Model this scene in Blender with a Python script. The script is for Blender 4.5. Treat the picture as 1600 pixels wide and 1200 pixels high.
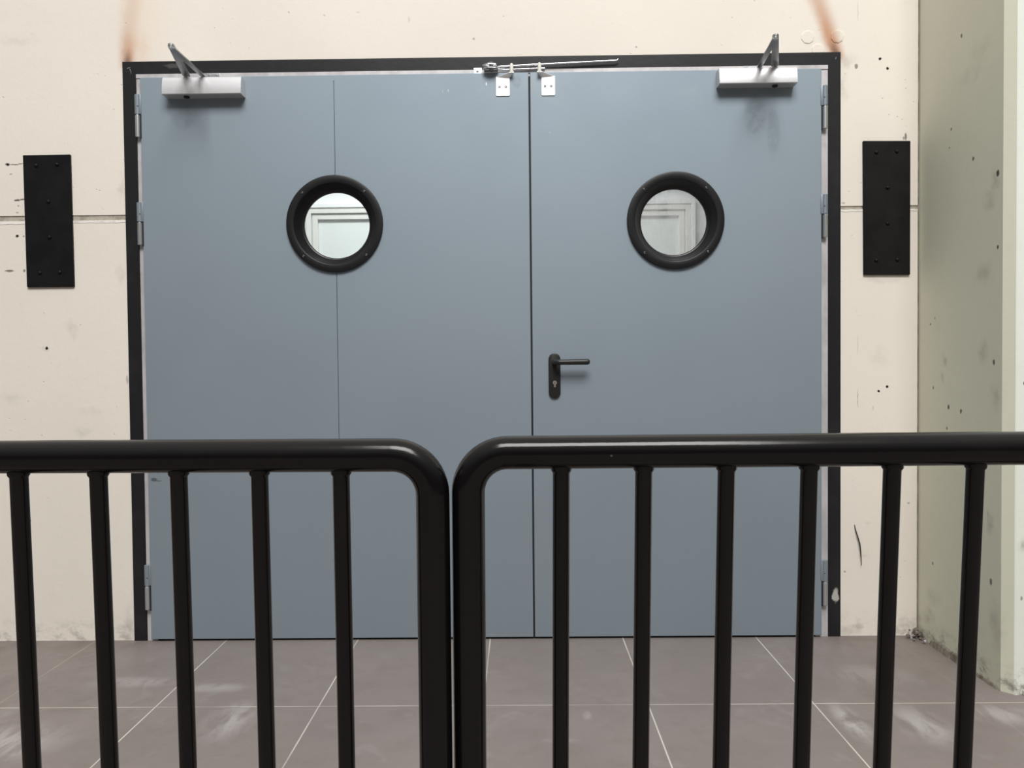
import bpy, bmesh, math, random
from mathutils import Vector, Matrix
S = bpy.context.scene
for o in list(bpy.data.objects): bpy.data.objects.remove(o, do_unlink=True)
C = S.collection
V = Vector

# ------------------------------------------------------------------ camera
cd = bpy.data.cameras.new('camera'); cam = bpy.data.objects.new('camera', cd); C.objects.link(cam)
cd.sensor_fit = 'HORIZONTAL'; cd.sensor_width = 36.0; cd.lens = 36.0 * 1200 / 1600
cd.clip_start = 0.02
_r = V((0.9999079, 0.00955768, -0.00963507)); _u = V((0.0094102, 0.02329956, 0.99968424)); _f = V((-0.00977915, 0.99968284, -0.02320747))
m = Matrix.Identity(4)
for i in range(3):
    m[i][0] = _r[i]; m[i][1] = _u[i]; m[i][2] = -_f[i]
m[0][3], m[1][3], m[2][3] = 0.0, -2.8958, 1.0326
cam.matrix_world = m
S.camera = cam

# ------------------------------------------------------------------ view + daylight
S.view_settings.view_transform = 'Standard'; S.view_settings.look = 'None'
S.view_settings.gamma = 1.0; S.view_settings.use_curve_mapping = False
S.view_settings.exposure = 0.0

w = bpy.data.worlds.new('overcast_daylight'); S.world = w; w.use_nodes = True
wt = w.node_tree; wt.nodes.clear()
tc = wt.nodes.new('ShaderNodeTexCoord'); sx = wt.nodes.new('ShaderNodeSeparateXYZ')
cr = wt.nodes.new('ShaderNodeValToRGB'); mr = wt.nodes.new('ShaderNodeMapRange')
bg = wt.nodes.new('ShaderNodeBackground'); ow = wt.nodes.new('ShaderNodeOutputWorld')
wt.links.new(tc.outputs['Generated'], sx.inputs[0]); wt.links.new(sx.outputs['Z'], mr.inputs['Value'])
mr.inputs['From Min'].default_value = -1; mr.inputs['From Max'].default_value = 1
wt.links.new(mr.outputs[0], cr.inputs[0]); wt.links.new(cr.outputs[0], bg.inputs[0]); wt.links.new(bg.outputs[0], ow.inputs[0])
E_ = cr.color_ramp.elements
E_[0].position = 0.0; E_[0].color = (.10, .09, .085, 1)
E_[1].position = 1.0; E_[1].color = (1.35, 1.33, 1.28, 1)
for pos, col in ((.48, (.10, .095, .09, 1)), (.58, (.15, .15, .145, 1)), (.80, (.75, .75, .72, 1))):
    e = E_.new(pos); e.color = col
bg.inputs[1].default_value = 0.74

def area(name, loc, target, sx_, sy_, power, col=(1, 1, 1)):
    l = bpy.data.lights.new(name, 'AREA'); l.shape = 'RECTANGLE'; l.size = sx_; l.size_y = sy_; l.energy = power; l.color = col
    o = bpy.data.objects.new(name, l); C.objects.link(o); o.location = loc
    o.rotation_euler = (V(target) - V(loc)).to_track_quat('-Z', 'Y').to_euler()
    return o
area('skylight_daylight', (0.45, -5.7, 7.4), (0.0, -0.5, 0.8), 4.0, 3.0, 725, (1.0, .985, .96))
area('corridor_ceiling_light', (-0.45, 1.2, 2.75), (-0.45, 1.3, 0), 2.2, 0.6, 50, (.97, 1.0, 1.0))

# ------------------------------------------------------------------ node helpers
def mat(name, base=(.5, .5, .5), rough=.5, metal=0.0, spec=.5, coat=0.0, coat_rough=.1):
    mt = bpy.data.materials.new(name); mt.use_nodes = True
    b = mt.node_tree.nodes['Principled BSDF']
    b.inputs['Base Color'].default_value = (*base, 1); b.inputs['Roughness'].default_value = rough
    b.inputs['Metallic'].default_value = metal; b.inputs['Specular IOR Level'].default_value = spec
    b.inputs['Coat Weight'].default_value = coat; b.inputs['Coat Roughness'].default_value = coat_rough
    return mt

class G:
    """small wrapper that wires shader nodes"""
    def __init__(s, mt):
        s.t = mt.node_tree; s.b = s.t.nodes['Principled BSDF']
        s.pos = s.t.nodes.new('ShaderNodeNewGeometry').outputs['Position']
        q = s.t.nodes.new('ShaderNodeSeparateXYZ'); s.t.links.new(s.pos, q.inputs[0])
        s.x, s.y, s.z = q.outputs
    def put(s, sock, v):
        if isinstance(v, (int, float)): sock.default_value = v
        elif isinstance(v, (tuple, list)): sock.default_value = (*v, 1) if len(v) == 3 and sock.type == 'RGBA' else v
        else: s.t.links.new(v, sock)
    def m(s, op, a, b=0.0, c=None, clamp=False):
        n = s.t.nodes.new('ShaderNodeMath'); n.operation = op; n.use_clamp = clamp
        s.put(n.inputs[0], a); s.put(n.inputs[1], b)
        if c is not None: s.put(n.inputs[2], c)
        return n.outputs[0]
    def noise(s, scale, detail=4, rough=.5, stretch=(1, 1, 1), off=(0, 0, 0), dist=0.0):
        mp = s.t.nodes.new('ShaderNodeMapping'); s.t.links.new(s.pos, mp.inputs[0])
        mp.inputs['Scale'].default_value = stretch; mp.inputs['Location'].default_value = off
        n = s.t.nodes.new('ShaderNodeTexNoise'); s.t.links.new(mp.outputs[0], n.inputs['Vector'])
        n.inputs['Scale'].default_value = scale; n.inputs['Detail'].default_value = detail
        n.inputs['Roughness'].default_value = rough; n.inputs['Distortion'].default_value = dist
        return n.outputs['Fac']
    def voro(s, scale, feature='F1', rnd=1.0):
        n = s.t.nodes.new('ShaderNodeTexVoronoi'); s.t.links.new(s.pos, n.inputs['Vector'])
        n.inputs['Scale'].default_value = scale; n.inputs['Randomness'].default_value = rnd
        return n
    def ramp(s, v, a, b, lo=0.0, hi=1.0):
        n = s.t.nodes.new('ShaderNodeMapRange'); n.interpolation_type = 'SMOOTHSTEP'
        s.put(n.inputs['Value'], v); s.put(n.inputs['From Min'], a); s.put(n.inputs['From Max'], b)
        s.put(n.inputs['To Min'], lo); s.put(n.inputs['To Max'], hi)
        return n.outputs[0]
    def mix(s, f, a, b, mode='MIX'):
        n = s.t.nodes.new('ShaderNodeMix'); n.data_type = 'RGBA'; n.blend_type = mode
        s.put(n.inputs[0], f); s.put(n.inputs[6], a); s.put(n.inputs[7], b)
        return n.outputs[2]
    def warp(s, amp, scale):
        """roughen the outline of every later spot"""
        n = s.t.nodes.new('ShaderNodeTexNoise'); s.t.links.new(s.pos, n.inputs['Vector']); n.inputs['Scale'].default_value = scale; n.inputs['Detail'].default_value = 4
        a = s.t.nodes.new('ShaderNodeVectorMath'); a.operation = 'SUBTRACT'; s.t.links.new(n.outputs['Color'], a.inputs[0]); a.inputs[1].default_value = (.5, .5, .5)
        b = s.t.nodes.new('ShaderNodeVectorMath'); b.operation = 'SCALE'; s.t.links.new(a.outputs[0], b.inputs[0]); b.inputs['Scale'].default_value = amp
        c = s.t.nodes.new('ShaderNodeVectorMath'); c.operation = 'ADD'; s.t.links.new(s.pos, c.inputs[0]); s.t.links.new(b.outputs[0], c.inputs[1])
        s.spos = c.outputs[0]
    def spot(s, c, r, inner=.5):
        """elliptical mask around world point c with radii r (very large radius = ignore that axis)"""
        a = s.t.nodes.new('ShaderNodeVectorMath'); a.operation = 'SUBTRACT'; s.t.links.new(getattr(s, 'spos', s.pos), a.inputs[0]); a.inputs[1].default_value = c
        b = s.t.nodes.new('ShaderNodeVectorMath'); b.operation = 'MULTIPLY'; s.t.links.new(a.outputs[0], b.inputs[0]); b.inputs[1].default_value = [1.0 / q for q in r]
        l = s.t.nodes.new('ShaderNodeVectorMath'); l.operation = 'LENGTH'; s.t.links.new(b.outputs[0], l.inputs[0])
        return s.ramp(l.outputs['Value'], inner, 1.0, 1.0, 0.0)
    def spots(s, lst):
        acc = None
        for c, r, k, *inn in lst:
            q = s.m('MULTIPLY', s.spot(c, r, *(inn or ())), k)
            acc = q if acc is None else s.m('MAXIMUM', acc, q)
        return acc
    def bump(s, h, dist, strength=1.0, prev=None):
        n = s.t.nodes.new('ShaderNodeBump'); s.put(n.inputs['Height'], h)
        n.inputs['Distance'].default_value = dist; n.inputs['Strength'].default_value = strength
        if prev: s.t.links.new(prev, n.inputs['Normal'])
        return n.outputs[0]
    def color(s, v): s.put(s.b.inputs['Base Color'], v)
    def rough(s, v): s.put(s.b.inputs['Roughness'], v)
    def normal(s, v): s.put(s.b.inputs['Normal'], v)

M = {}
# --- cream painted concrete wall with chips, drill marks and rust streaks
def wall_mat(name, base, hole_list, dirt_list, rust=False, dirt_floor=.25, pits=1.0):
    mt = mat(name, base, .62, spec=.35); g = G(mt)
    big = g.noise(1.6, 3); fine = g.noise(22, 5, .6)
    c = g.mix(g.ramp(big, .35, .7), base, tuple(q * .955 for q in base))
    c = g.mix(g.m('MULTIPLY', g.ramp(fine, .55, .75), .25), c, tuple(q * .9 for q in base))
    # soft grey-brown smudges
    sm = g.m('MULTIPLY', g.ramp(g.noise(5.5, 6, .65, off=(3, 0, 7)), .60, .80), .20 )
    c = g.mix(sm, c, tuple(q * f for q, f in zip(base, (.74, .72, .68))))
    # scattered pinholes
    vo = g.voro(13); pin = g.ramp(vo.outputs['Distance'], .04, .075, 1, 0)
    sep = g.t.nodes.new('ShaderNodeSeparateColor'); g.t.links.new(vo.outputs['Color'], sep.inputs[0])
    pin = g.m('MULTIPLY', pin, g.ramp(sep.outputs[0], .6, .75)); pin = g.m('MULTIPLY', pin, pits)
    c = g.mix(g.m('MULTIPLY', pin, .6), c, tuple(q * .4 for q in base))
    vo2 = g.voro(36); pin2 = g.ramp(vo2.outputs['Distance'], .05, .12, 1, 0)
    sep2 = g.t.nodes.new('ShaderNodeSeparateColor'); g.t.links.new(vo2.outputs['Color'], sep2.inputs[0])
    pin2 = g.m('MULTIPLY', pin2, g.ramp(sep2.outputs[1], .75, .85)); pin2 = g.m('MULTIPLY', pin2, g.ramp(g.noise(3.1, 2, off=(9, 1, 2)), .48, .62)); pin2 = g.m('MULTIPLY', pin2, pits)
    c = g.mix(g.m('MULTIPLY', pin2, .42), c, tuple(q * .45 for q in base))
    # dirt along the foot of the wall
    dn = g.noise(16, 6, .7, stretch=(1, 1, 1.4), off=(0, 4, 0))
    fl = g.m('MULTIPLY', g.ramp(g.z, 0.0, .11, 1, 0), g.ramp(dn, .46, .66)); fl = g.m('MULTIPLY', fl, dirt_floor * 2.2, clamp=True)
    c = g.mix(fl, c, (.23, .21, .18))
    if dirt_list:
        g.warp(.06, 22); dd = g.spots([(a, b, k_ * .62, 0.0) for a, b, k_ in dirt_list]); dd = g.m('MULTIPLY', dd, g.ramp(g.noise(26, 5, .6, off=(1, 2, 3)), .30, .66, .25, 1.0))
        c = g.mix(dd, c, (.17, .145, .12))
    if rust:
        n1 = g.noise(9, 5, .6, stretch=(1, 1, .5)); wob = g.m('MULTIPLY', g.m('SUBTRACT', n1, .5), .03)
        for x0, sl, wd, st, fall, lo in ((-1.462, .10, .040, 1.0, .15, .34), (1.190, -.36, .040, 1.0, .26, .55)):
            t = g.m('SUBTRACT', g.z, 2.185)
            xc = g.m('ADD', g.m('MULTIPLY', t, sl), x0)
            dx = g.m('ABSOLUTE', g.m('SUBTRACT', g.m('ADD', g.x, wob), xc))
            wdt = g.m('ADD', g.m('MULTIPLY', t, .07), wd)
            k = g.ramp(g.m('DIVIDE', dx, wdt), .05, 1.1, 1, 0)
            v = g.ramp(t, 0.0, fall, 1.0, lo)
            v = g.m('MULTIPLY', v, g.ramp(t, -.045, .012, 0, 1)); v = g.m('MULTIPLY', v, g.ramp(t, .25, .75, 1, 0))
            k = g.m('MULTIPLY', g.m('MULTIPLY', k, v), st); k = g.m('MULTIPLY', k, g.ramp(n1, .25, .6, .6, 1.0))
            c = g.mix(k, c, (.50, .25, .135))
            k2 = g.m('MULTIPLY', g.ramp(g.m('DIVIDE', dx, wdt), .0, .62, 1, 0), g.m('MULTIPLY', g.ramp(t, 0.0, .06, .8, 0), g.ramp(t, -.035, .0, 0, 1)))
            c = g.mix(k2, c, (.14, .09, .075))
        # faint second bloom beside the left streak
        bl = g.spot((-1.405, 0, 2.235), (.05, 9, .085), .1)
        c = g.mix(g.m('MULTIPLY', bl, .30), c, (.68, .42, .27))
        bl = g.spot((-1.40, 0, 2.36), (.13, 9, .25), .1)
        c = g.mix(g.m('MULTIPLY', bl, .22), c, (.74, .55, .36))
    g.warp(.008, 90); ho = g.spots(hole_list) if hole_list else None
    if ho: c = g.mix(ho, c, (.05, .042, .035))
    g.color(c)
    h = g.m('ADD', g.m('MULTIPLY', fine, .5), g.m('MULTIPLY', g.noise(90, 3), .25))
    h = g.m('SUBTRACT', h, g.m('ADD', g.m('MULTIPLY', pin, 1.2), pin2))
    g.normal(g.bump(h, .0022, .55))
    return mt
R_ = 9.0
def hs(*p): return [((x, 0, z), (rx, R_, rz), k) for x, z, rx, rz, k in p]
back_holes = hs((1.3516, 2.1616, .007, .007, 1), (1.38, 2.1258, .007, .007, 1), (1.3797, .9425, .0065, .0065, 1), (1.3486, .926, .0065, .0065, 1),
    (1.2639, 2.136, .008, .012, .7), (-1.7902, 1.1178, .007, .008, 1), (-1.9218, 1.811, .011, .007, .9), (-1.897, 1.810, .022, .003, .8), (-1.872, 1.813, .012, .003, .7),
    (-1.89, 1.6764, .016, .005, .9), (-1.870, 1.679, .014, .004, .8), (-1.892, 1.5416, .008, .007, .9), (-1.868, 1.542, .006, .005, .6), (-1.925, 1.411, .022, .0045, .8), (-1.868, 1.411, .006, .008, .7),
    (-1.91, 1.775, .008, .003, .6), (-1.885, 1.655, .005, .004, .6), (-1.89, 1.63, .008, .003, .6), (1.4475, 1.873, .0055, .018, .75), (1.4395, 1.868, .004, .008, .6),
    (1.2695, 1.1, .0016, .05, .25), (1.2697, .90, .0016, .045, .55), (1.2697, 2.34, .0016, .05, .3), (1.327, .862, .002, .011, .45), (-1.66, 1.205, .004, .003, .4),
    (-.59, 2.36, .010, .004, .18), (-.40, 2.33, .006, .012, .18), (.055, 2.40, .004, .003, .5), (-1.46, 1.865, .002, .02, .4),
    (1.2, .16, .004, .02, .6), (-1.486, .995, .007, .022, .35), (1.2165, 1.63, .01, .004, .4))
back_dirt = hs((-1.7902, 1.1178, .019, .020, .75), (-1.69, 1.19, .028, .05, .35), (-1.62, .88, .06, .02, .3), (-1.5, 1.39, .03, .05, .35), (-1.49, 1.72, .02, .08, .35),
    (1.225, 2.16, .06, .035, .55), (1.215, 2.06, .02, .10, .4), (-1.88, 2.27, .11, .02, .25), (-1.81, 2.3, .02, .01, .3), (1.305, .43, .02, .012, .3), (1.29, .30, .03, .015, .3),
    (-1.66, .80, .05, .03, .3), (-1.50, .05, .03, .10, .7), (-1.59, .07, .03, .06, .6), (1.24, .02, .06, .03, .5), (1.445, .05, .04, .04, .6), (1.36, 1.345, .12, .02, .28), (1.35, 1.05, .05, .06, .22),
    (-1.93, .93, .05, .03, .3))
M['cream'] = wall_mat('cream_painted_concrete', (.780, .725, .655), back_holes, back_dirt, rust=True)
side_holes = [((1.5, y, z), (.3, ry, rz), k) for y, z, ry, rz, k in ((-.10, .94, .006, .008, .9), (-.20, .875, .008, .010, .9), (-.275, .865, .008, .010, .9), (-.19, .80, .007, .006, .7),
    (-.34, 1.70, .008, .010, .8), (-.455, 1.03, .007, .011, .85), (-.27, 2.13, .007, .010, .8), (-.21, 1.835, .006, .006, .8), (-.20, 1.775, .006, .005, .6),
    (-.470, 1.62, .010, .013, .95), (-.472, 1.39, .006, .008, .9), (-.08, 1.17, .006, .006, .7), (-.10, .30, .006, .008, .8), (-.445, .33, .009, .014, .8), (-.165, .71, .008, .006, .6), (-.11, 1.19, .005, .007, .5))]
side_dirt = [((1.5, y, z), (.3, ry, rz), k) for y, z, ry, rz, k in ((-.32, 1.98, .10, .045, .25), (-.38, 2.04, .09, .05, .25), (-.175, 1.04, .028, .032, .75), (-.16, .975, .016, .028, .7), (-.46, 1.60, .03, .06, .55), (-.43, 1.54, .05, .05, .4),
    (-.40, 1.32, .07, .05, .5), (-.40, 1.06, .035, .06, .6), (-.35, .70, .05, .05, .35), (-.47, .92, .045, .06, .5), (-.44, .52, .03, .05, .8), (-.08, .10, .05, .05, .6), (-.10, .18, .08, .05, .4), (-.35, .16, .08, .10, .4), (-.47, .2, .05, .12, .5))]
M['olive'] = wall_mat('pale_green_grey_paint', (.645, .645, .525), side_holes, side_dirt, dirt_floor=.45, pits=.25)
M['white_wall'] = wall_mat('off_white_green_paint', (.80, .825, .755), [((1.575, -.522, 1.545), (.008, 9, .008), .9), ((1.552, -.522, .965), (.007, 9, .007), .9), ((1.545, -.522, .30), (.006, 9, .008), .6)],
    [((1.55, -.522, .46), (.03, 9, .035), .7)], dirt_floor=.5, pits=.3)
M['room'] = mat('white_corridor_paint', (.83, .84, .84), .6)
M['mortar'] = mat('grey_joint_mortar', (.43, .40, .33), .9); g = G(M['mortar'])
g.color(g.mix(g.ramp(g.noise(30, 5, .7), .4, .65), (.44, .41, .34), (.30, .27, .22))); g.normal(g.bump(g.noise(120, 3), .002, .6))
M['sealant'] = mat('brown_corner_sealant', (.13, .10, .075), .8); g = G(M['sealant'])
g.color(g.mix(g.ramp(g.noise(12, 5, .7), .4, .65), (.15, .115, .085), (.34, .29, .22)))
M['caulk'] = mat('white_filler', (.78, .75, .70), .7); g = G(M['caulk'])
g.color(g.mix(g.ramp(g.noise(14, 4, .6), .5, .7), (.80, .77, .72), (.55, .52, .47)))

# --- floor tiles
M['floor'] = mat('grey_brown_porcelain_tiles', (.2, .18, .17), .5, spec=.35); g = G(M['floor'])
n1 = g.noise(2.2, 5, .6); n2 = g.noise(9, 6, .65, stretch=(1, 1, 1), off=(4, 2, 0)); n3 = g.noise(60, 3)
c = g.mix(g.ramp(n1, .3, .7), (.218, .187, .176), (.188, .161, .150))
c = g.mix(g.m('MULTIPLY', g.ramp(n2, .48, .72), .45), c, (.168, .142, .132))
c = g.mix(g.m('MULTIPLY', g.ramp(n3, .55, .8), .3), c, (.19, .168, .158))
# chalky scuffs
sc = g.spots([((-1.44, -.80, 0), (.22, .16, 9), .8, .1), ((-1.27, -.39, 0), (.22, .06, 9), .5, .1), ((-1.0, -.44, 0), (.18, .05, 9), .55, .1), ((-.86, -.67, 0), (.10, .17, 9), .75, .1), ((-1.7, -.68, 0), (.25, .18, 9), .7, .1),
              ((.945, -.70, 0), (.055, .17, 9), .95, .1), ((1.14, -.72, 0), (.10, .17, 9), .8, .1), ((1.40, -.66, 0), (.13, .09, 9), .7, .1), ((1.16, -.36, 0), (.2, .12, 9), .3, .1), ((.19, -.65, 0), (.02, .04, 9), .5, .1), ((.10, -.80, 0), (.07, .02, 9), .4, .1)])
st = g.noise(7, 6, .65, stretch=(2.2, .7, 1), off=(1.7, 0, 0), dist=.6)
sc = g.m('MULTIPLY', sc, g.ramp(st, .38, .58)); c = g.mix(sc, c, (.37, .345, .335))
ln = g.m('MULTIPLY', g.ramp(g.noise(5, 5, .6, stretch=(1, 1, 1), dist=1.2, off=(8, 8, 0)), .60, .68), .18); c = g.mix(ln, c, (.30, .28, .265))
# dirt next to the walls
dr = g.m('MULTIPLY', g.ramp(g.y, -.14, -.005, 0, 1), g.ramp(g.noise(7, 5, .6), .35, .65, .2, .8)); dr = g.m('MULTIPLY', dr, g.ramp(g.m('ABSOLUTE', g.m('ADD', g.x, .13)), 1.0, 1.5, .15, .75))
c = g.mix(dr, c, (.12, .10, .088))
# grout joints on the 0.5 m grid
fx = g.m('PINGPONG', g.m('SUBTRACT', g.x, .382), .251); gx = g.ramp(fx, .0012, .0030, 1, 0)
gx = g.m('MULTIPLY', gx, g.ramp(g.noise(4, 3, off=(2, 5, 0)), .3, .6, .45, 1)); gx = g.m('MULTIPLY', gx, g.ramp(g.x, 1.1, 1.2, 1, .12)); gx = g.m('MULTIPLY', gx, g.ramp(g.x, -1.5, -1.4, .3, 1))
fy = g.m('PINGPONG', g.m('ADD', g.y, .580), .5); gy = g.ramp(fy, .0012, .0034, 1, 0)
gy = g.m('MULTIPLY', gy, g.ramp(g.noise(3, 3), .35, .6, .25, .75))
c = g.mix(g.m('MAXIMUM', gx, gy), c, (.52, .49, .44)); g.color(c)
g.rough(g.ramp(n2, .3, .7, .42, .6)); g.normal(g.bump(g.m('ADD', n3, g.m('MULTIPLY', g.m('MAXIMUM', gx, gy), -.8)), .0006, .5))

# --- metals and plastics
M['door'] = mat('blue_grey_door_paint', (.262, .310, .345), .52, metal=.5, spec=.5); g = G(M['door'])
c = g.mix(g.ramp(g.noise(1.1, 3), .3, .7), (.272, .324, .372), (.262, .316, .366))
c = g.mix(g.m('MULTIPLY', g.ramp(g.noise(4, 5, .6, off=(5, 5, 1)), .58, .75), .25), c, (.31, .345, .365))
sm = g.spots(hs((-1.385, .655, .014, .009, .85), (-1.385, .617, .016, .009, .9), (-1.37, .612, .02, .004, .6), (-1.245, 1.98, .06, .06, .25), (-.0, 2.09, .02, .03, .3), (.885, 1.95, .05, .10, .28), (.95, 1.90, .03, .13, .2), (.6, 1.42, .01, .008, .2)))
sm = g.m('MULTIPLY', sm, g.ramp(g.noise(40, 3), .35, .6, .35, 1)); c = g.mix(sm, c, (.10, .115, .125))
wm = g.spots(hs((-.113, 2.083, .003, .008, .9), (-.255, 2.06, .003, .008, .3), (-.275, 2.058, .002, .006, .25), (.122, 1.90, .003, .002, .4))); c = g.mix(wm, c, (.7, .7, .69))
g.color(c); g.normal(g.bump(g.noise(140, 3), .0006, .25)); g.rough(g.ramp(g.noise(3, 4), .3, .7, .58, .63))
M['hinge_plate'] = mat('blue_grey_hinge_paint', (.215, .255, .29), .5, metal=.25)
M['jamb'] = mat('galvanised_primer_jamb', (.60, .585, .60), .45, metal=.25); g = G(M['jamb'])
g.color(g.mix(g.ramp(g.noise(18, 5, .6, stretch=(1, 1, .4)), .35, .7), (.57, .552, .563), (.44, .425, .432))); g.rough(g.ramp(g.noise(40, 3), .3, .7, .35, .55))
M['trim_black'] = mat('black_painted_angle_steel', (.022, .021, .024), .42, spec=.30); g = G(M['trim_black'])
c = g.mix(g.m('MULTIPLY', g.ramp(g.noise(7, 5, .6), .5, .7), .5), (.012, .0115, .013), (.021, .020, .022))
g.warp(.03, 40); sc = g.spots(hs((1.184, .155, .014, .032, 1.0), (-1.452, 2.165, .010, .0018, .7), (-1.445, 2.15, .0018, .010, .6), (1.183, 2.163, .004, .008, .5), (-1.29, 2.17, .04, .012, .12)))
c = g.mix(sc, c, (.42, .41, .38)); g.color(c); g.normal(g.bump(g.noise(60, 3), .001, .3))
M['plate_black'] = mat('black_painted_wall_plate', (.006, .0055, .006), .5, spec=.2); g = G(M['plate_black'])
g.normal(g.bump(g.noise(70, 4), .0008, .4)); g.rough(g.ramp(g.noise(12, 3), .3, .7, .42, .6))
M['rail'] = mat('black_enamelled_tube', (.0035, .003, .0033), .22, spec=.26); g = G(M['rail'])
c = g.mix(g.m('MULTIPLY', g.ramp(g.noise(11, 5, .6), .55, .75), .35), (.004, .0034, .0036), (.009, .0075, .007))
pk = g.voro(17); sp = g.t.nodes.new('ShaderNodeSeparateColor'); g.t.links.new(pk.outputs['Color'], sp.inputs[0])
k = g.m('MULTIPLY', g.ramp(pk.outputs['Distance'], .02, .05, 1, 0), g.ramp(sp.outputs[0], .86, .9)); c = g.mix(g.m('MULTIPLY', k, .5), c, (.25, .25, .24))
g.color(c); g.normal(g.bump(g.noise(45, 4, .6, stretch=(.35, 1, 1)), 0.0006, .35)); g.rough(g.ramp(g.noise(16, 4, stretch=(.3, 1, 1)), .3, .7, .11, .20))
M['ring'] = mat('black_moulded_plastic', (.008, .0075, .009), .36, spec=.42)
M['screw_dark'] = mat('dark_screw_head', (.05, .05, .052), .35, metal=.5)
M['handle'] = mat('black_nylon_handle', (.013, .013, .0135), .40, spec=.45)
M['silver'] = mat('silver_closer_enamel', (.66, .66, .68), .36, metal=.55); g = G(M['silver']); g.normal(g.bump(g.noise(160, 3), .0004, .3))
M['steel'] = mat('brushed_steel_arm', (.42, .42, .43), .34, metal=.9)
M['zinc'] = mat('bright_zinc_plate', (.86, .86, .87), .38, metal=.55)
M['chrome'] = mat('galvanised_rod', (.74, .75, .77), .22, metal=1.0); g = G(M['chrome']); g.rough(g.ramp(g.noise(50, 3, stretch=(.2, 1, 1)), .3, .7, .16, .34))
M['barrel'] = mat('satin_steel_barrel', (.62, .64, .66), .3, metal=.9)
M['pin'] = mat('ivory_nylon_pin', (.70, .685, .63), .5)
M['brass'] = mat('worn_lock_cylinder', (.55, .48, .42), .3, metal=.8)
M['dark'] = mat('gap_shade_and_dark_fittings', (.012, .013, .016), .7)  # near-black: shade of the door gaps as colour, also dark fittings
M['wire'] = mat('black_wire', (.01, .01, .01), .5)
M['rubber'] = mat('black_rubber_foot', (.015, .015, .015), .8)
M['frame_w'] = mat('cream_white_door_frame', (.74, .735, .70), .4)
M['glass_far'] = mat('pale_green_frosted_panel', (.76, .80, .79), .25, spec=.5)
M['scrap'] = mat('grey_rubble_dust', (.30, .27, .25), .85); g = G(M['scrap']); g.color(g.mix(g.ramp(g.noise(60, 3), .52, .66), (.15, .12, .10), (.46, .44, .46)))
M['crumb'] = mat('dark_mortar_bead', (.17, .15, .125), .9); g = G(M['crumb']); g.color(g.mix(g.ramp(g.noise(25, 4), .4, .65), (.20, .18, .145), (.11, .09, .07)))
def glass(name, tint, haze, haze_col, streak=False):
    mt = mat(name, (1, 1, 1)); t = mt.node_tree; b = t.nodes['Principled BSDF']; out = t.nodes['Material Output']
    tr = t.nodes.new('ShaderNodeBsdfTransparent'); tr.inputs[0].default_value = (*tint, 1)
    gl = t.nodes.new('ShaderNodeBsdfGlossy'); gl.inputs['Roughness'].default_value = .03
    df = t.nodes.new('ShaderNodeBsdfDiffuse'); df.inputs[0].default_value = (*haze_col, 1)
    fr = t.nodes.new('ShaderNodeFresnel'); fr.inputs[0].default_value = 1.5
    a = t.nodes.new('ShaderNodeMixShader'); c = t.nodes.new('ShaderNodeMixShader')
    t.links.new(fr.outputs[0], a.inputs[0]); t.links.new(tr.outputs[0], a.inputs[1]); t.links.new(gl.outputs[0], a.inputs[2])
    g = G(mt)
    if streak:
        v = g.ramp(g.noise(13, 4, .6, stretch=(1.6, 1, .22), off=(2, 0, 0)), .35, .68, haze * .55, haze * 1.5)
        t.links.new(v, c.inputs[0])
    else: c.inputs[0].default_value = haze
    t.links.new(a.outputs[0], c.inputs[1]); t.links.new(df.outputs[0], c.inputs[2]); t.links.new(c.outputs[0], out.inputs['Surface'])
    return mt
M['glass_clear'] = glass('clear_vision_glass', (.96, .98, .98), .03, (.8, .82, .82))
M['glass_dust_and_haze'] = glass('dusty_reflection_haze_glass', (.93, .94, .94), .16, (.88, .88, .88), True)  # dirt streaks plus camera-side reflection, both mixed in as pale diffuse haze

# ------------------------------------------------------------------ geometry helpers
ORG = {}
def org(o): return ORG.get(o.name, V((0, 0, 0))) if o else V((0, 0, 0))
def mk(name, bm, m, parent=None, smooth=False, kind=None, origin=None):
    """link bmesh (world coordinates) as one mesh object; re-based on its parent's origin"""
    og = org(parent) if parent else V(origin or (0, 0, 0))
    bmesh.ops.recalc_face_normals(bm, faces=bm.faces)
    bmesh.ops.translate(bm, verts=bm.verts, vec=-og)
    me = bpy.data.meshes.new(name); bm.to_mesh(me); bm.free()
    if smooth:
        me.polygons.foreach_set('use_smooth', [True] * len(me.polygons))
        try: me.set_sharp_from_angle(angle=math.radians(35))
        except Exception: pass
    me.materials.append(m)
    o = bpy.data.objects.new(name, me); C.objects.link(o)
    if parent: o.parent = parent; ORG[o.name] = og
    else: o.location = og; ORG[o.name] = og
    if kind: o['kind'] = kind
    return o
def thing(name, loc, label, cat, group=None, kind=None):
    o = bpy.data.objects.new(name, None); C.objects.link(o); o.location = loc; ORG[o.name] = V(loc)
    o.empty_display_size = .1
    o['label'] = label; o['category'] = cat
    if group: o['group'] = group
    if kind: o['kind'] = kind
    return o
def tag(o, label, cat, group=None):
    o['label'] = label; o['category'] = cat
    if group: o['group'] = group
    return o
def box(bm, x0, x1, y0, y1, z0, z1, bev=0.0, seg=2, mtx=None):
    t = bmesh.new(); r = bmesh.ops.create_cube(t, size=1)
    for v in t.verts: v.co = V(((x0 + x1) / 2 + v.co.x * (x1 - x0), (y0 + y1) / 2 + v.co.y * (y1 - y0), (z0 + z1) / 2 + v.co.z * (z1 - z0)))
    if bev: bmesh.ops.bevel(t, geom=list(t.edges), offset=bev, segments=seg, affect='EDGES', profile=.5)
    if mtx: t.transform(mtx)
    me = bpy.data.meshes.new('t'); t.to_mesh(me); t.free(); bm.from_mesh(me); bpy.data.meshes.remove(me)
    return bm
def B(*a, **k): return box(bmesh.new(), *a, **k)
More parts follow.
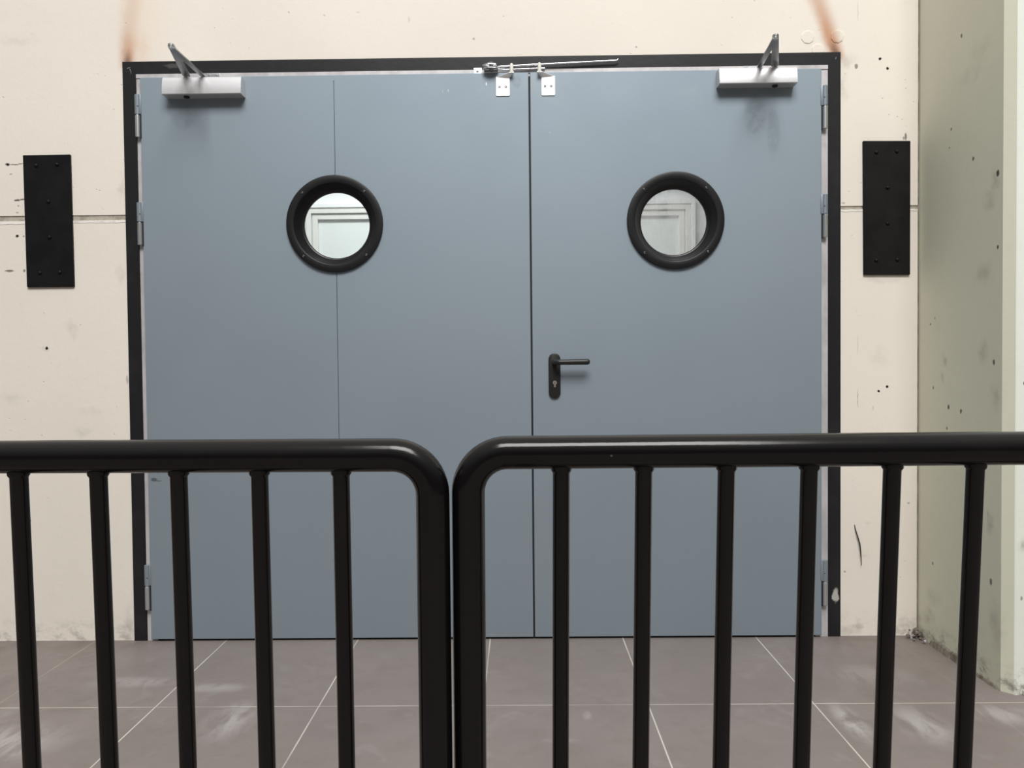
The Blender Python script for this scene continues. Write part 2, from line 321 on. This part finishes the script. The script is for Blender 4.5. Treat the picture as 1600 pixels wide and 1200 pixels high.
def tube(bm, pts, rad, n=20, closed=False, cap=True):
    pts = [V(p) for p in pts]; N = len(pts)
    rad = rad if isinstance(rad, (list, tuple)) else [rad] * N
    tan = []
    for i in range(N):
        a = pts[(i - 1) % N] if (closed or i > 0) else pts[i]; b = pts[(i + 1) % N] if (closed or i < N - 1) else pts[i]
        d = b - a
        tan.append(d.normalized() if d.length > 1e-9 else tan[-1])
    up = V((0, 1, 0)) if abs(tan[0].y) < .9 else V((1, 0, 0))
    u = (up - tan[0] * up.dot(tan[0])).normalized(); rings = []
    for i in range(N):
        u = (u - tan[i] * u.dot(tan[i])).normalized(); w_ = tan[i].cross(u)
        rings.append([bm.verts.new(pts[i] + (u * math.cos(2 * math.pi * k / n) + w_ * math.sin(2 * math.pi * k / n)) * rad[i]) for k in range(n)])
    for i in range(N if closed else N - 1):
        A, B_ = rings[i], rings[(i + 1) % N]
        for k in range(n): bm.faces.new((A[k], A[(k + 1) % n], B_[(k + 1) % n], B_[k]))
    if cap and not closed:
        bm.faces.new(rings[0][::-1]); bm.faces.new(rings[-1])
    return bm
def lathe(bm, cx, cz, prof, n=64, close_first=False, close_last=False):
    """revolve (r, y) profile about the Y axis through (cx, cz)"""
    rings = [[bm.verts.new((cx + r * math.cos(2 * math.pi * k / n), y, cz + r * math.sin(2 * math.pi * k / n))) for k in range(n)] for r, y in prof]
    for A, B_ in zip(rings, rings[1:]):
        for k in range(n): bm.faces.new((A[k], A[(k + 1) % n], B_[(k + 1) % n], B_[k]))
    if close_first: bm.faces.new(rings[0])
    if close_last: bm.faces.new(rings[-1][::-1])
    return bm
def extrude_poly(bm, pts, d):
    """closed prism from a 3-D polygon and a depth vector"""
    a = [bm.verts.new(V(p)) for p in pts]; b = [bm.verts.new(V(p) + V(d)) for p in pts]
    bm.faces.new(a); bm.faces.new(b[::-1])
    for i in range(len(a)):
        j = (i + 1) % len(a); bm.faces.new((a[i], b[i], b[j], a[j]))
    return bm
def cutout(bm, cutters):
    """bmesh minus a list of cutter bmeshes, evaluated to plain mesh"""
    def tmp(b):
        bmesh.ops.recalc_face_normals(b, faces=b.faces)
        me = bpy.data.meshes.new('t'); b.to_mesh(me); b.free(); o = bpy.data.objects.new('t', me); C.objects.link(o); return o
    A = tmp(bm)
    cs = [tmp(c) for c in cutters]
    for c in cs:
        md = A.modifiers.new('b', 'BOOLEAN'); md.operation = 'DIFFERENCE'; md.solver = 'EXACT'; md.object = c
    dg = bpy.context.evaluated_depsgraph_get(); dg.update()
    ev = A.evaluated_get(dg); me = bpy.data.meshes.new_from_object(ev)
    out = bmesh.new(); out.from_mesh(me)
    for o in [A] + cs:
        d = o.data; bpy.data.objects.remove(o, do_unlink=True); bpy.data.meshes.remove(d)
    bpy.data.meshes.remove(me)
    return out
def cyl_y(cx, cz, r, y0, y1, n=64):
    return lathe(bmesh.new(), cx, cz, [(r, y0), (r, y1)], n, True, True)

# ------------------------------------------------------------------ setting
XL, XR = -1.443, 1.178       # structural opening
mk('floor', B(-4.5, 5, -7, 2.6, -.12, 0), M['floor'], kind='structure')
wb = B(-4.2, 1.4925, 0, .24, 0, 4.2)
cuts = [B(XL, XR, -.1, .4, -.1, 2.157), B(-4.3, XL + .01, -.05, .014, 1.5975, 1.6175), B(XR - .01, 1.6, -.05, .014, 1.6050, 1.6190)]
for x, z, r in ((1.3516, 2.1616, .0042), (1.38, 2.1258, .0042), (1.3797, .9425, .004), (1.3486, .926, .004), (-1.7902, 1.1178, .0045), (-1.9218, 1.811, .004), (-1.892, 1.5416, .0045)):
    cuts.append(cyl_y(x, z, r, -.02, .02, 14))
wall = mk('wall_back', cutout(wb, cuts), M['cream'], kind='structure')
# plugged octagonal anchor patches above the right hand corner
for x, z, r in ((1.0837, 2.2453, .0255), (1.1928, 2.2462, .0255), (1.1216, 2.1975, .0245)):
    b = lathe(bmesh.new(), x, z, [(r, .0), (r - .001, -.0018), (r - .0045, -.0024), (0.0006, -.0024)], 9, False, False)
    mk('filled_patch', b, M['cream'], wall)
b = bmesh.new(); box(b, -4.2, XL, .0035, .02, 1.596, 1.619); mk('trim_3', b, M['mortar'], kind='structure')
b = bmesh.new(); box(b, XR, 1.4925, .0035, .02, 1.604, 1.620); mk('trim_4', b, M['mortar'], kind='structure')
# smeared white filler along the lower lip of the joint
def ragged_strip(x0, x1, z0, z1, seed, y=-.0012):
    rnd = random.Random(seed); bm = bmesh.new(); n = int((x1 - x0) / .02); a = []; c_ = []
    for i in range(n + 1):
        x = x0 + (x1 - x0) * i / n
        a.append(bm.verts.new((x, y, z1 + rnd.uniform(-.0012, .0012)))); c_.append(bm.verts.new((x, y, z0 + rnd.uniform(-.003, .002))))
    for i in range(n): bm.faces.new((a[i], a[i + 1], c_[i + 1], c_[i]))
    r = bmesh.ops.extrude_face_region(bm, geom=bm.faces[:]); bmesh.ops.translate(bm, verts=[e for e in r['geom'] if isinstance(e, bmesh.types.BMVert)], vec=(0, .003, 0))
    return bm
mk('joint_filler', ragged_strip(-3.2, XL - .03, 1.588, 1.5972, 1), M['caulk'], wall)
mk('joint_filler', ragged_strip(XR + .026, 1.491, 1.599, 1.6052, 2), M['caulk'], wall)

# return wall, its bevelled arris and the front-facing pier
rb = bmesh.new()
extrude_poly(rb, [(1.4985, .24, 0), (1.4985, -.497, 0), (1.54, -.497, 0), (1.54, .24, 0)], (0, 0, 4.2))
mk('wall_right', rb, M['olive'], kind='structure')
ab = bmesh.new(); extrude_poly(ab, [(1.4985, -.497, 0), (1.5225, -.523, 0), (1.54, -.523, 0), (1.54, -.497, 0)], (0, 0, 4.2))
mk('trim_5', ab, M['olive'], kind='structure')
mk('wall_front', B(1.5405, 4.6, -.523, .24, 0, 4.2), M['white_wall'], kind='structure')
M['arris'] = M['white_wall']
b = bmesh.new(); extrude_poly(b, [(1.5225, -.5235, 0), (1.527, -.5265, 0), (1.5405, -.5265, 0), (1.5405, -.5235, 0)], (0, 0, 4.2)); mk('trim_6', b, M['white_wall'], kind='structure')
mk('trim_7', B(1.4927, 1.4984, .006, .24, 0, 4.2), M['sealant'], kind='structure')
b = B(1.5485, 4.6, -.535, -.5232, 0, .016, bev=.003); mk('baseboard_right', b, M['caulk'], kind='structure')
# crumbling mortar strip at the foot of the return wall
def rough_bar(p0, p1, w_, h, seed, n=26):
    rnd = random.Random(seed); bm = bmesh.new(); rows = []
    for i in range(n + 1):
        t = i / n; x = p0[0] + (p1[0] - p0[0]) * t; y = p0[1] + (p1[1] - p0[1]) * t; e = min(1, min(t, 1 - t) * 8 + .25)
        hh = h * e * rnd.uniform(.75, 1.1); ww = w_ * e * rnd.uniform(.8, 1.15)
        rows.append([bm.verts.new(q) for q in ((x, y, 0), (x, y, hh), (x - ww * .5, y, hh * .85), (x - ww, y, 0))])
    for a, c_ in zip(rows, rows[1:]):
        for k in range(3): bm.faces.new((a[k], a[k + 1], c_[k + 1], c_[k]))
        bm.faces.new((a[3], a[0], c_[0], c_[3]))
    bm.faces.new(rows[0]); bm.faces.new(rows[-1][::-1])
    return bm
mk('trim_8', rough_bar((1.4985, -.085), (1.4985, -.30), .013, .026, 3), M['crumb'], kind='structure')
mk('trim_9', rough_bar((1.4985, -.33), (1.4985, -.497), .008, .010, 5), M['crumb'], kind='structure')

# corridor seen through the portholes
mk('wall_corridor_far', cutout(B(-3.2, 3.2, 2.2, 2.36, 0, 3.0), [B(-1.34, 1.075, 2.1, 2.5, -.1, 2.015)]), M['room'], kind='structure')
mk('wall_corridor_left', B(-3.2, -3.05, .24, 2.2, 0, 3.0), M['room'], kind='structure')
mk('wall_corridor_right', B(3.05, 3.2, .24, 2.2, 0, 3.0), M['room'], kind='structure')
mk('ceiling_corridor', B(-3.2, 3.2, .24, 2.36, 3.0, 3.1), M['room'], kind='structure')
d3 = thing('door_3', (-.13, 2.2, 0), 'pale double door in a cream frame seen through both portholes', 'door', kind='structure')
def portal(bm, x0, x1, zt, wd, y0, y1, wt_=None):
    wt_ = wt_ or wd
    box(bm, x0, x0 + wd, y0, y1, 0, zt, .003); box(bm, x1 - wd, x1, y0, y1, 0, zt, .003); box(bm, x0 + wd - .002, x1 - wd + .002, y0, y1, zt - wt_, zt, .003)
    return bm
mk('architrave', portal(bmesh.new(), -1.425, 1.163, 2.112, .026, 2.165, 2.2), M['room'], d3)
mk('door_frame', portal(bmesh.new(), -1.398, 1.136, 2.085, .034, 2.175, 2.23), M['frame_w'], d3)
mk('door_sash', portal(bmesh.new(), -1.358, 1.096, 2.047, .034, 2.190, 2.245), M['frame_w'], d3)
mk('door_panel', B(-1.326, 1.064, 2.215, 2.235, .01, 2.015), M['glass_far'], d3)

# ------------------------------------------------------------------ door surround
b = bmesh.new()
for p in ([(-1.4765, 0, 0), (-1.4265, 0, 0), (-1.4265, 0, 2.140), (-1.4765, 0, 2.186)], [(1.157, 0, 0), (1.2035, 0, 0), (1.2035, 0, 2.186), (1.157, 0, 2.142)],
          [(-1.4765, 0, 2.1862), (-1.4265, 0, 2.1402), (1.157, 0, 2.1422), (1.2035, 0, 2.1862)]):
    extrude_poly(b, [(x, -.006, z) for x, _, z in p], (0, .0062, 0))
box(b, -1.4305, -1.4265, -.0055, .01, 0, 2.140); box(b, 1.157, 1.161, -.0055, .01, 0, 2.140)
mk('trim_1', b, M['trim_black'], kind='structure')
b = bmesh.new()
box(b, -1.4425, -1.3875, -.0035, .12, 0, 2.150); box(b, 1.109, 1.1775, -.0035, .12, 0, 2.150); box(b, -1.3875, 1.109, -.0035, .12, 2.098, 2.1505)
box(b, -1.3875, -1.360, .05, .12, 0, 2.098); box(b, 1.082, 1.109, .05, .12, 0, 2.098); box(b, -1.360, 1.082, .05, .12, 2.07, 2.098)
box(b, -1.4265, 1.157, -.0065, -.0030, 2.1240, 2.1395, .001)
mk('trim_2', b, M['jamb'], kind='structure')

# ------------------------------------------------------------------ door leaves
def leaf(name, x0, x1, pc, hinge_x, side, label, seam=None):
    t = thing(name, ((x0 + x1) / 2, -.014, 0), label, 'door', kind='structure')
    z0, z1 = .009, 2.1232
    pcs = [B(x0, x1, -.016, -.0045, z0, z1, bev=.0014)]
    if seam:
        pcs = [cutout(pcs[0], [B(seam - .0011, seam + .0011, -.03, -.0085, -.1, 2.103)])]
    hole = lambda: cyl_y(pc[0], pc[1], .150, -.1, .1)
    skin = cutout(pcs[0], [hole()])
    core_x0 = x0 + .026 if side < 0 else x0 - .0024; core_x1 = x1 - .026 if side > 0 else x1 + .0034
    core = cutout(B(core_x0, core_x1, -.0045, .044, z0, 2.094), [hole()])
    me = bpy.data.meshes.new('t'); core.to_mesh(me); core.free(); skin.from_mesh(me); bpy.data.meshes.remove(me)
    mk('door_leaf', skin, M['door'], t)
    mk('bottom_gap_shade', B(core_x0, core_x1, .0, .035, .0005, .0095), M['dark'], t)  # added dark bar: blocks light under the leaf, stands for the gap's shade
    if side < 0: mk('meeting_gap_shade', B(x1 + .0002, x1 + .0062, -.0085, -.0048, .004, 2.112), M['dark'], t)  # added dark strip: shade of the meeting gap as colour, stops light leaking
    # porthole: flange, funnel throat and rear flange
    cx, cz = pc
    prof = [(.181, -.0162), (.1808, -.0215), (.1802, -.0258), (.1792, -.0277), (.1780, -.0281), (.1655, -.0281), (.1545, -.0281), (.1532, -.0277), (.1520, -.0262), (.1508, -.0240), (.148, -.0195), (.1425, -.0085), (.136, .0010), (.1315, .0070), (.130, .0090), (.130, .0115), (.1265, .0125), (.1245, .0145), (.1235, .0175), (.1235, .024), (.130, .030), (.148, .050), (.181, .0500), (.181, .0441), (.149, .0441), (.149, -.0162), (.181, -.0162)]
    ring = mk('porthole_ring', lathe(bmesh.new(), cx, cz, prof, 96), M['ring'], t, smooth=True)
    for dx, dz in ((-.118, .114), (.113, .117), (-.117, -.121), (.118, -.119)):
        mk('ring_screw', lathe(bmesh.new(), cx + dx, cz + dz, [(.0052, -.0279), (.0048, -.0296), (.0030, -.0303), (.0012, -.0292), (.0005, -.0290)], 16), M['screw_dark'], ring, smooth=True)
    mk('porthole_glass', cyl_y(cx, cz, .1265, .0178, .0212), M['glass_clear'] if side < 0 else M['glass_dust_and_haze'], t)
    # lift-off hinges: painted leaf knuckle above, bare barrel below
    for zt, zm, zb in ((2.0607, 1.9865, 1.9015), (1.6600, 1.5865, 1.5005), (.2925, .2135, .1225)):
        hx = hinge_x
        pb = bmesh.new()
        if side < 0: box(pb, hx - .0105, x0 + .004, -.0185, -.010, zm + .001, zt, .002)
        else: box(pb, x1 - .004, hx + .0105, -.0185, -.010, zm + .001, zt, .002)
        tube(pb, [(hx, -.015, zm + .001), (hx, -.015, zt - .001)], .0092, 20)
        h = mk('hinge', pb, M['hinge_plate'], t, smooth=True)
        bb = bmesh.new(); tube(bb, [(hx, -.0165, zb), (hx, -.0165, zb + .0015), (hx, -.0165, zm - .0045), (hx, -.0165, zm - .0025), (hx, -.0165, zm)], [.0075, .0088, .0088, .0062, .0062], 22)
        mk('hinge_barrel', bb, M['barrel'], h, smooth=True)
        gx0, gx1 = (hx + .0080, hx + .0140) if side < 0 else (hx - .0140, hx - .0080)
        mk('hinge_slot', B(gx0, gx1, -.0172, -.0150, zb - .004, zm + .001), M['dark'], h)
        mk('hinge_screw', lathe(bmesh.new(), hx + (.004 if side < 0 else -.004), (zm + zt) / 2 - .008, [(.0022, -.0238), (.0016, -.0246), (.0003, -.0246)], 10), M['dark'], h)
    return t
dl = leaf('door_1', -1.4070, .0435, (-.6848, 1.5710), -1.4178, -1, 'wide left leaf of blue-grey steel double door, porthole crossed by vertical panel seam', seam=-.6812)
dr_ = leaf('door_2', .0500, 1.1290, (.5864, 1.5690), 1.1415, 1, 'narrower right leaf of blue-grey steel double door with black lever handle')

# lever handle on the right leaf
def stadium(cx, z0, z1, w_, y0, y1, n=16, bev=.0015):
    r = w_ / 2; pts = []
    for k in range(n + 1):
        a = math.pi * k / n; pts.append((cx + r * math.cos(a), z1 - r + r * math.sin(a)))
    for k in range(n + 1):
        a = math.pi + math.pi * k / n; pts.append((cx + r * math.cos(a), z0 + r + r * math.sin(a)))
    bm = bmesh.new()
    def ringv(s, y): 
        c0 = ((z0 + z1) / 2)
        return [bm.verts.new((cx + (x - cx) * (r - s) / r, y, c0 + (z - c0) * ((z1 - z0) / 2 - s) / ((z1 - z0) / 2))) for x, z in pts]
    rs = [ringv(0, y1), ringv(0, y0 + bev), ringv(bev * .3, y0 + bev * .3), ringv(bev, y0)]
    for A, B_ in zip(rs, rs[1:]):
        for k in range(len(pts)): bm.faces.new((A[k], A[(k + 1) % len(pts)], B_[(k + 1) % len(pts)], B_[k]))
    bm.faces.new(rs[0]); bm.faces.new(rs[-1][::-1])
    return bm
HP = mk('handle_plate', stadium(.1315, .9105, 1.0795, .0440, -.0255, -.0160, bev=.003), M['handle'], dr_, smooth=True)
hb = bmesh.new(); pts = []; rr = []
for y in (-.0250, -.0300, -.036): pts.append((.1315, y, 1.0455)); rr.append(.0112 if y > -.027 else .0100)
for k in range(9):
    a = math.pi / 2 * k / 8; pts.append((.1315 + .020 * (1 - math.cos(a)), -.046 - .020 * math.sin(a), 1.0455)); rr.append(.0100)
for t_ in (.25, .5, .75, .93): pts.append((.1515 + .107 * t_, -.066, 1.0455 + .0006 * t_)); rr.append(.0102 + .0008 * t_)
for k in range(1, 6):
    a = math.pi / 2 * k / 5; pts.append((.2510 + .0095 * math.sin(a), -.066, 1.046)); rr.append(max(.0004, .0109 * math.cos(a)))
tube(hb, pts, rr, 24); mk('lever', hb, M['handle'], dr_, smooth=True)
kb = bmesh.new(); lathe(kb, .1320, .9690, [(.0078, -.0255), (.0078, -.0278), (.0070, -.0285), (.0004, -.0285)], 24)
box(kb, .1283, .1357, -.0282, -.0255, .9520, .9680, .0012)
kc = mk('lock_cylinder', kb, M['brass'], dr_, smooth=True)
mk('keyhole', B(.1310, .1324, -.0290, -.0284, .9640, .9730), M['dark'], kc)

# stop brackets with nylon pins, one on each leaf
def bracket(t, x0, x1, z0, z1, px, sgn, screws):
    bm = bmesh.new(); y = -.0162
    r = .004; pl = []
    for cx, cz, a0 in ((x1 - r, z0 + r, -90), (x0 + r, z0 + r, 180)):
        for k in range(5):
            a = math.radians(a0 + (90 * k / 4)); pl.append((cx + r * math.cos(a), cz + r * math.sin(a)))
    # order: right-bottom corner runs -90..0, left-bottom 180..270
    rbp = pl[:5]; lbp = pl[5:]
    poly = [(x0, z1)] + lbp + rbp + [(x1, z1)]
    extrude_poly(bm, [(x, y, z) for x, z in poly], (0, -.0028, 0))
    # flange leans out over the head of the frame towards the pin
    f = [(x0, y, z1), (x1, y, z1), (px + .009, -.038, z1 + .011), (px - .009, -.038, z1 + .011)]
    extrude_poly(bm, f, (0, 0, -.0026))
    br = mk('stop_bracket', bm, M['zinc'], t)
    for sx_ in screws:
        s = mk('bracket_screw', lathe(bmesh.new(), sx_, (z0 + z1) / 2 - .001, [(.0048, -.0190), (.0046, -.0203), (.0030, -.0208), (.0020, -.0196), (.0004, -.0194)], 14), M['steel'], br, smooth=True)
    pb = tube(bmesh.new(), [(px, -.032, z1 + .007), (px, -.032, z1 + .011), (px, -.032, z1 + .037), (px, -.032, z1 + .042), (px, -.032, z1 + .0455)], [.0070, .0070, .0066, .0052, .0015], 18)
    mk('stop_pin', pb, M['pin'], br, smooth=True)
bracket(dl, -.0768, -.0262, 2.0370, 2.1065, -.0185, 1, (-.064, -.0405))
bracket(dr_, .0925, .1420, 2.0365, 2.1080, .0845, -1, (.105, .128))

# ------------------------------------------------------------------ door closers
def closer(x0, x1, z0, z1, pivot, elbow, foot, side, label):
    t = thing('door_closer', ((x0 + x1) / 2, -.017, z0), label, 'door closer', 'overhead closers on the double door')
    bm = bmesh.new(); yb, yf = -.0162, -.066
    prof = [(yb, z0), (yf + .0022, z0), (yf, z0 + .0022)]
    for k in range(7):
        a = k / 6; prof.append((yf + .007 * a * a, z0 + .005 + (z1 - z0 - .009) * a))
    prof += [(yf + .010, z1), (yb, z1)]
    extrude_poly(bm, [(x0 + .0015, y, z) for y, z in prof], (x1 - x0 - .003, 0, 0))
    body = mk('closer_body', bm, M['silver'], t, smooth=True)
    for xa, xb in ((x0, x0 + .0015), (x1 - .0015, x1)):
        extrude = extrude_poly(bmesh.new(), [(xa, y + (.0005 if y < yb else 0), z) for y, z in prof], (xb - xa, 0, 0)); mk('end_cap', extrude, M['silver'], t)
    # spindle and valve knob below and above
    mk('spindle', tube(bmesh.new(), [(pivot[0], -.040, z0 - .0045), (pivot[0], -.040, z0 + .002)], .0105, 18), M['dark'], t, smooth=True)
    za = z1 + .012
    mk('arm_pivot', tube(bmesh.new(), [(pivot[0], -.040, z1 - .002), (pivot[0], -.040, za + .004)], .0095, 18), M['steel'], t, smooth=True)
    def arm(p, q, w0, w1, th, name):
        p, q = V(p), V(q); d = (q - p); n_ = V((-d.y, d.x, 0)).normalized(); u = d.normalized(); pts = []
        for k in range(9): a = math.pi / 2 + math.pi * k / 8; pts.append(p + u * math.cos(a) * w0 + n_ * math.sin(a) * w0)
        for k in range(9): a = -math.pi / 2 + math.pi * k / 8; pts.append(q + u * math.cos(a) * w1 + n_ * math.sin(a) * w1)
        mk(name, extrude_poly(bmesh.new(), pts, (0, 0, th)), M['steel'], t)
    pv = (pivot[0], -.040, za)
    arm(pv, (elbow[0], elbow[1], za), .0135, .0105, .006, 'main_arm')
    arm((elbow[0], elbow[1], za - .0055), (foot[0], foot[1], za - .0055), .0095, .0085, .005, 'forearm')
    mk('elbow_joint', tube(bmesh.new(), [(elbow[0], elbow[1], za - .010), (elbow[0], elbow[1], za - .008), (elbow[0], elbow[1], za + .007), (elbow[0], elbow[1], za + .010)], [.0045, .0085, .0085, .005], 18), M['chrome'], t, smooth=True)
    sb = bmesh.new(); fx = foot[0]; zz = 2.1300
    a, b_ = (fx - .012, fx + .048) if side < 0 else (fx - .048, fx + .012)
    box(sb, a, b_, -.0085, -.0045, zz - .009, zz + .009, .001); box(sb, fx - .012, fx + .012, foot[1] - .006, -.006, za - .0100, za - .0060, .001)
    shoe = mk('frame_shoe', sb, M['chrome'], t)
    for k in (.35, .8):
        mk('shoe_screw', lathe(bmesh.new(), a + (b_ - a) * k, zz, [(.0042, -.0085), (.0036, -.0105), (.0004, -.0108)], 12), M['steel'], shoe, smooth=True)
    return t
closer(-1.3030, -1.0120, 2.0420, 2.1065, (-1.222, 0), (-1.160, -.300), (-1.158, -.030), -1, 'silver overhead door closer with folded arm, left one above the wide leaf')
closer(.7400, 1.0230, 2.0545, 2.1145, (.949, 0), (.868, -.290), (.893, -.032), 1, 'silver overhead door closer with folded arm, right one above the lever-handle leaf')

# ------------------------------------------------------------------ closing-sequence arm over the meeting stiles
t = thing('door_coordinator', (-.10, -.010, 2.13), 'galvanised door coordinator rod slanting across the frame head above the meeting leaves', 'door hardware')
b = bmesh.new(); box(b, -.1600, -.1290, -.0110, -.0062, 2.1215, 2.1445, .001)
mp_ = mk('mounting_plate', b, M['zinc'], t)
mk('plate_screw', lathe(bmesh.new(), -.1455, 2.1325, [(.0048, -.0110), (.0042, -.0132), (.0004, -.0136)], 12), M['steel'], mp_, smooth=True)
b = bmesh.new()
hexp = [(-.096 + .0300 * math.cos(math.radians(60 * k + 12)), -.032 + .022 * math.sin(math.radians(60 * k + 12)), 2.1290) for k in range(6)]
extrude_poly(b, hexp, (0, 0, .004)); extrude_poly(b, [(x, y, z + .013) for x, y, z in hexp], (0, 0, .004))
box(b, -.122, -.068, -.0120, -.0062, 2.122, 2.150, .0015); box(b, -.120, -.070, -.034, -.010, 2.127, 2.1445, .001)
mk('pivot_housing', b, M['chrome'], t)
mk('pivot_bolt', tube(bmesh.new(), [(-.094, -.036, 2.122), (-.094, -.036, 2.1255), (-.094, -.036, 2.154)], [.008, .009, .009], 6), M['steel'], t)
b = tube(bmesh.new(), [(-.090, -.024, 2.1405), (.06, -.021, 2.1490), (.369, -.020, 2.1610), (.3745, -.020, 2.1625), (.3765, -.020, 2.1670)], [.0042, .0036, .0028, .0027, .0024], 12)
mk('selector_rod', b, M['chrome'], t, smooth=True)
b = tube(bmesh.new(), [(-.085, -.024, 2.1335), (-.04, -.016, 2.134), (.105, -.013, 2.1385)], [.0042, .0040, .0036], 12)
mk('guide_rod', b, M['chrome'], t, smooth=True)

# ------------------------------------------------------------------ bolted wall plates
def plate(corners, bolts, label):
    xs = [p[0] for p in corners]; zs = [p[1] for p in corners]
    t = thing('wall_plate', (sum(xs) / 4, 0, min(zs)), label, 'wall plate', 'black steel plates bolted beside the door')
    b = extrude_poly(bmesh.new(), [(x, -.0095, z) for x, z in corners], (0, .0095, 0))
    bmesh.ops.bevel(b, geom=list(b.edges), offset=.0011, segments=2, affect='EDGES')
    mk('plate', b, M['plate_black'], t)
    for x, z in bolts:
        mk('bolt', lathe(bmesh.new(), x, z, [(.0072, -.0094), (.0070, -.0112), (.0056, -.0136), (.0032, -.0150), (.0004, -.0153)], 16), M['plate_black'], t, smooth=True)
plate([(-1.858, 1.8425), (-1.6795, 1.8435), (-1.6765, 1.3485), (-1.8545, 1.3480)], [(-1.808, 1.803), (-1.729, 1.806), (-1.765, 1.668), (-1.764, 1.534), (-1.803, 1.4015), (-1.7275, 1.403)], 'black steel plate on the cream wall left of the door')
plate([(1.2860, 1.8570), (1.4605, 1.8550), (1.4605, 1.3595), (1.2890, 1.3610)], [(1.334, 1.814), (1.410, 1.817), (1.3765, 1.683), (1.3765, 1.550), (1.3345, 1.4140), (1.4125, 1.4155)], 'black steel plate on the cream wall right of the door, near the corner')

# loose wire end poking from the wall, rubble in the corner
b = tube(bmesh.new(), [(1.2585, .001, .422), (1.2605, -.004, .405), (1.267, -.007, .380), (1.275, -.008, .352), (1.279, -.007, .320), (1.2825, -.006, .270)], [.0015, .0018, .0022, .0025, .0021, .0010], 8)
tag(mk('wire', b, M['wire'], origin=(1.2585, 0, .422), smooth=True), 'thin black wire end hanging from the cream wall right of the door', 'wire')
rnd = random.Random(11); b = bmesh.new()
for i in range(26):
    q = bmesh.new(); bmesh.ops.create_icosphere(q, subdivisions=1, radius=1)
    s = rnd.uniform(.003, .009); cx = 1.4985 - .010 - abs(rnd.gauss(0, .016)); cy = -.012 - abs(rnd.gauss(0, .025))
    cz = s * .6 + max(0, rnd.gauss(.006, .008))
    for v in q.verts: v.co = V((min(cx + v.co.x * s * rnd.uniform(.7, 1.5), 1.4980), min(cy + v.co.y * s * rnd.uniform(.7, 1.3), -.001), max(.0, cz + v.co.z * s * rnd.uniform(.5, 1.1))))
    me = bpy.data.meshes.new('t'); q.to_mesh(me); q.free(); b.from_mesh(me); bpy.data.meshes.remove(me)
o = tag(mk('rubble', b, M['scrap'], origin=(1.48, -.03, 0)), 'small heap of grey rubble and dust in the corner of the floor', 'rubble'); o['kind'] = 'stuff'

# ------------------------------------------------------------------ crowd barriers
def barrier(P0, zr, yaw, lean, side_lean, n_bars, k_first, post_near, dirn, label):
    """P0 = axis of bar 0 at rail height; k counts bars along the rail"""
    s = .1046; RT, RB, RC, zb = .0212, .0108, .050, .16
    def T(k, h): return V((P0[0] + k * s * math.cos(yaw) + side_lean * h, P0[1] + k * s * math.sin(yaw) + lean * h, zr + h))
    ks = [k_first + dirn * i for i in range(n_bars)]
    post_far = ks[-1] + dirn * 1.13
    a, c_ = (post_near, post_far) if post_near < post_far else (post_far, post_near)
    hb_ = -(zr - zb); mid = T((a + c_) / 2, -zr)
    t = thing('crowd_barrier', (mid.x, mid.y, 0), label, 'crowd barrier', 'black tubular crowd barriers')
    rk = RC / s; path = []
    for cx, cz, a0 in ((c_ - rk, -RC, 90), (c_ - rk, hb_ + RC, 0), (a + rk, hb_ + RC, -90), (a + rk, -RC, 180)):
        for j in range(13):
            an = math.radians(a0 - 90 * j / 12); path.append(T(cx + rk * math.cos(an), cz + RC * math.sin(an)))
    mk('frame_tube', tube(bmesh.new(), path, RT, 40, closed=True), M['rail'], t, smooth=True)
    for k in ks:
        hh = [-.0170, -.0225, -.0242, -.0258, -.027, hb_ + .034, hb_ + .030, hb_ + .0225, hb_ + .0195]
        rr_ = [.0132, .0132, .0124, .0112, RB, RB, .0112, .0132, .0132]
        mk('bar', tube(bmesh.new(), [T(k, h) for h in hh], rr_, 24), M['rail'], t, smooth=True)
    for k in (a + 1.0, c_ - 1.0):
        b = bmesh.new(); pb_ = T(k, hb_ + .004); x = pb_.x
        path2 = [(x, pb_.y - .29, .012), (x, pb_.y - .27, .020), (x, pb_.y - .10, .085), (x, pb_.y - .04, .125), (x, pb_.y, .140), (x, pb_.y + .04, .125), (x, pb_.y + .10, .085), (x, pb_.y + .27, .020), (x, pb_.y + .29, .012)]
        tube(b, path2, .0120, 16); f = mk('foot', b, M['rail'], t, smooth=True)
        for dy in (-.285, .285):
            mk('foot_pad', B(x - .018, x + .018, pb_.y + dy - .022, pb_.y + dy + .022, 0, .012, bev=.003), M['rubber'], f)
    return t
barrier((-.6449, -1.9182), .9222, -.029, -.0382, .0038, 17, 4, 5.11, -1, 'black tubular crowd barrier on the left, before the wide door leaf')
barrier((.0521, -1.9243), .9232, 0.0, -.0540, .0072, 17, 0, -1.13, 1, 'black tubular crowd barrier on the right, before the lever-handle leaf')
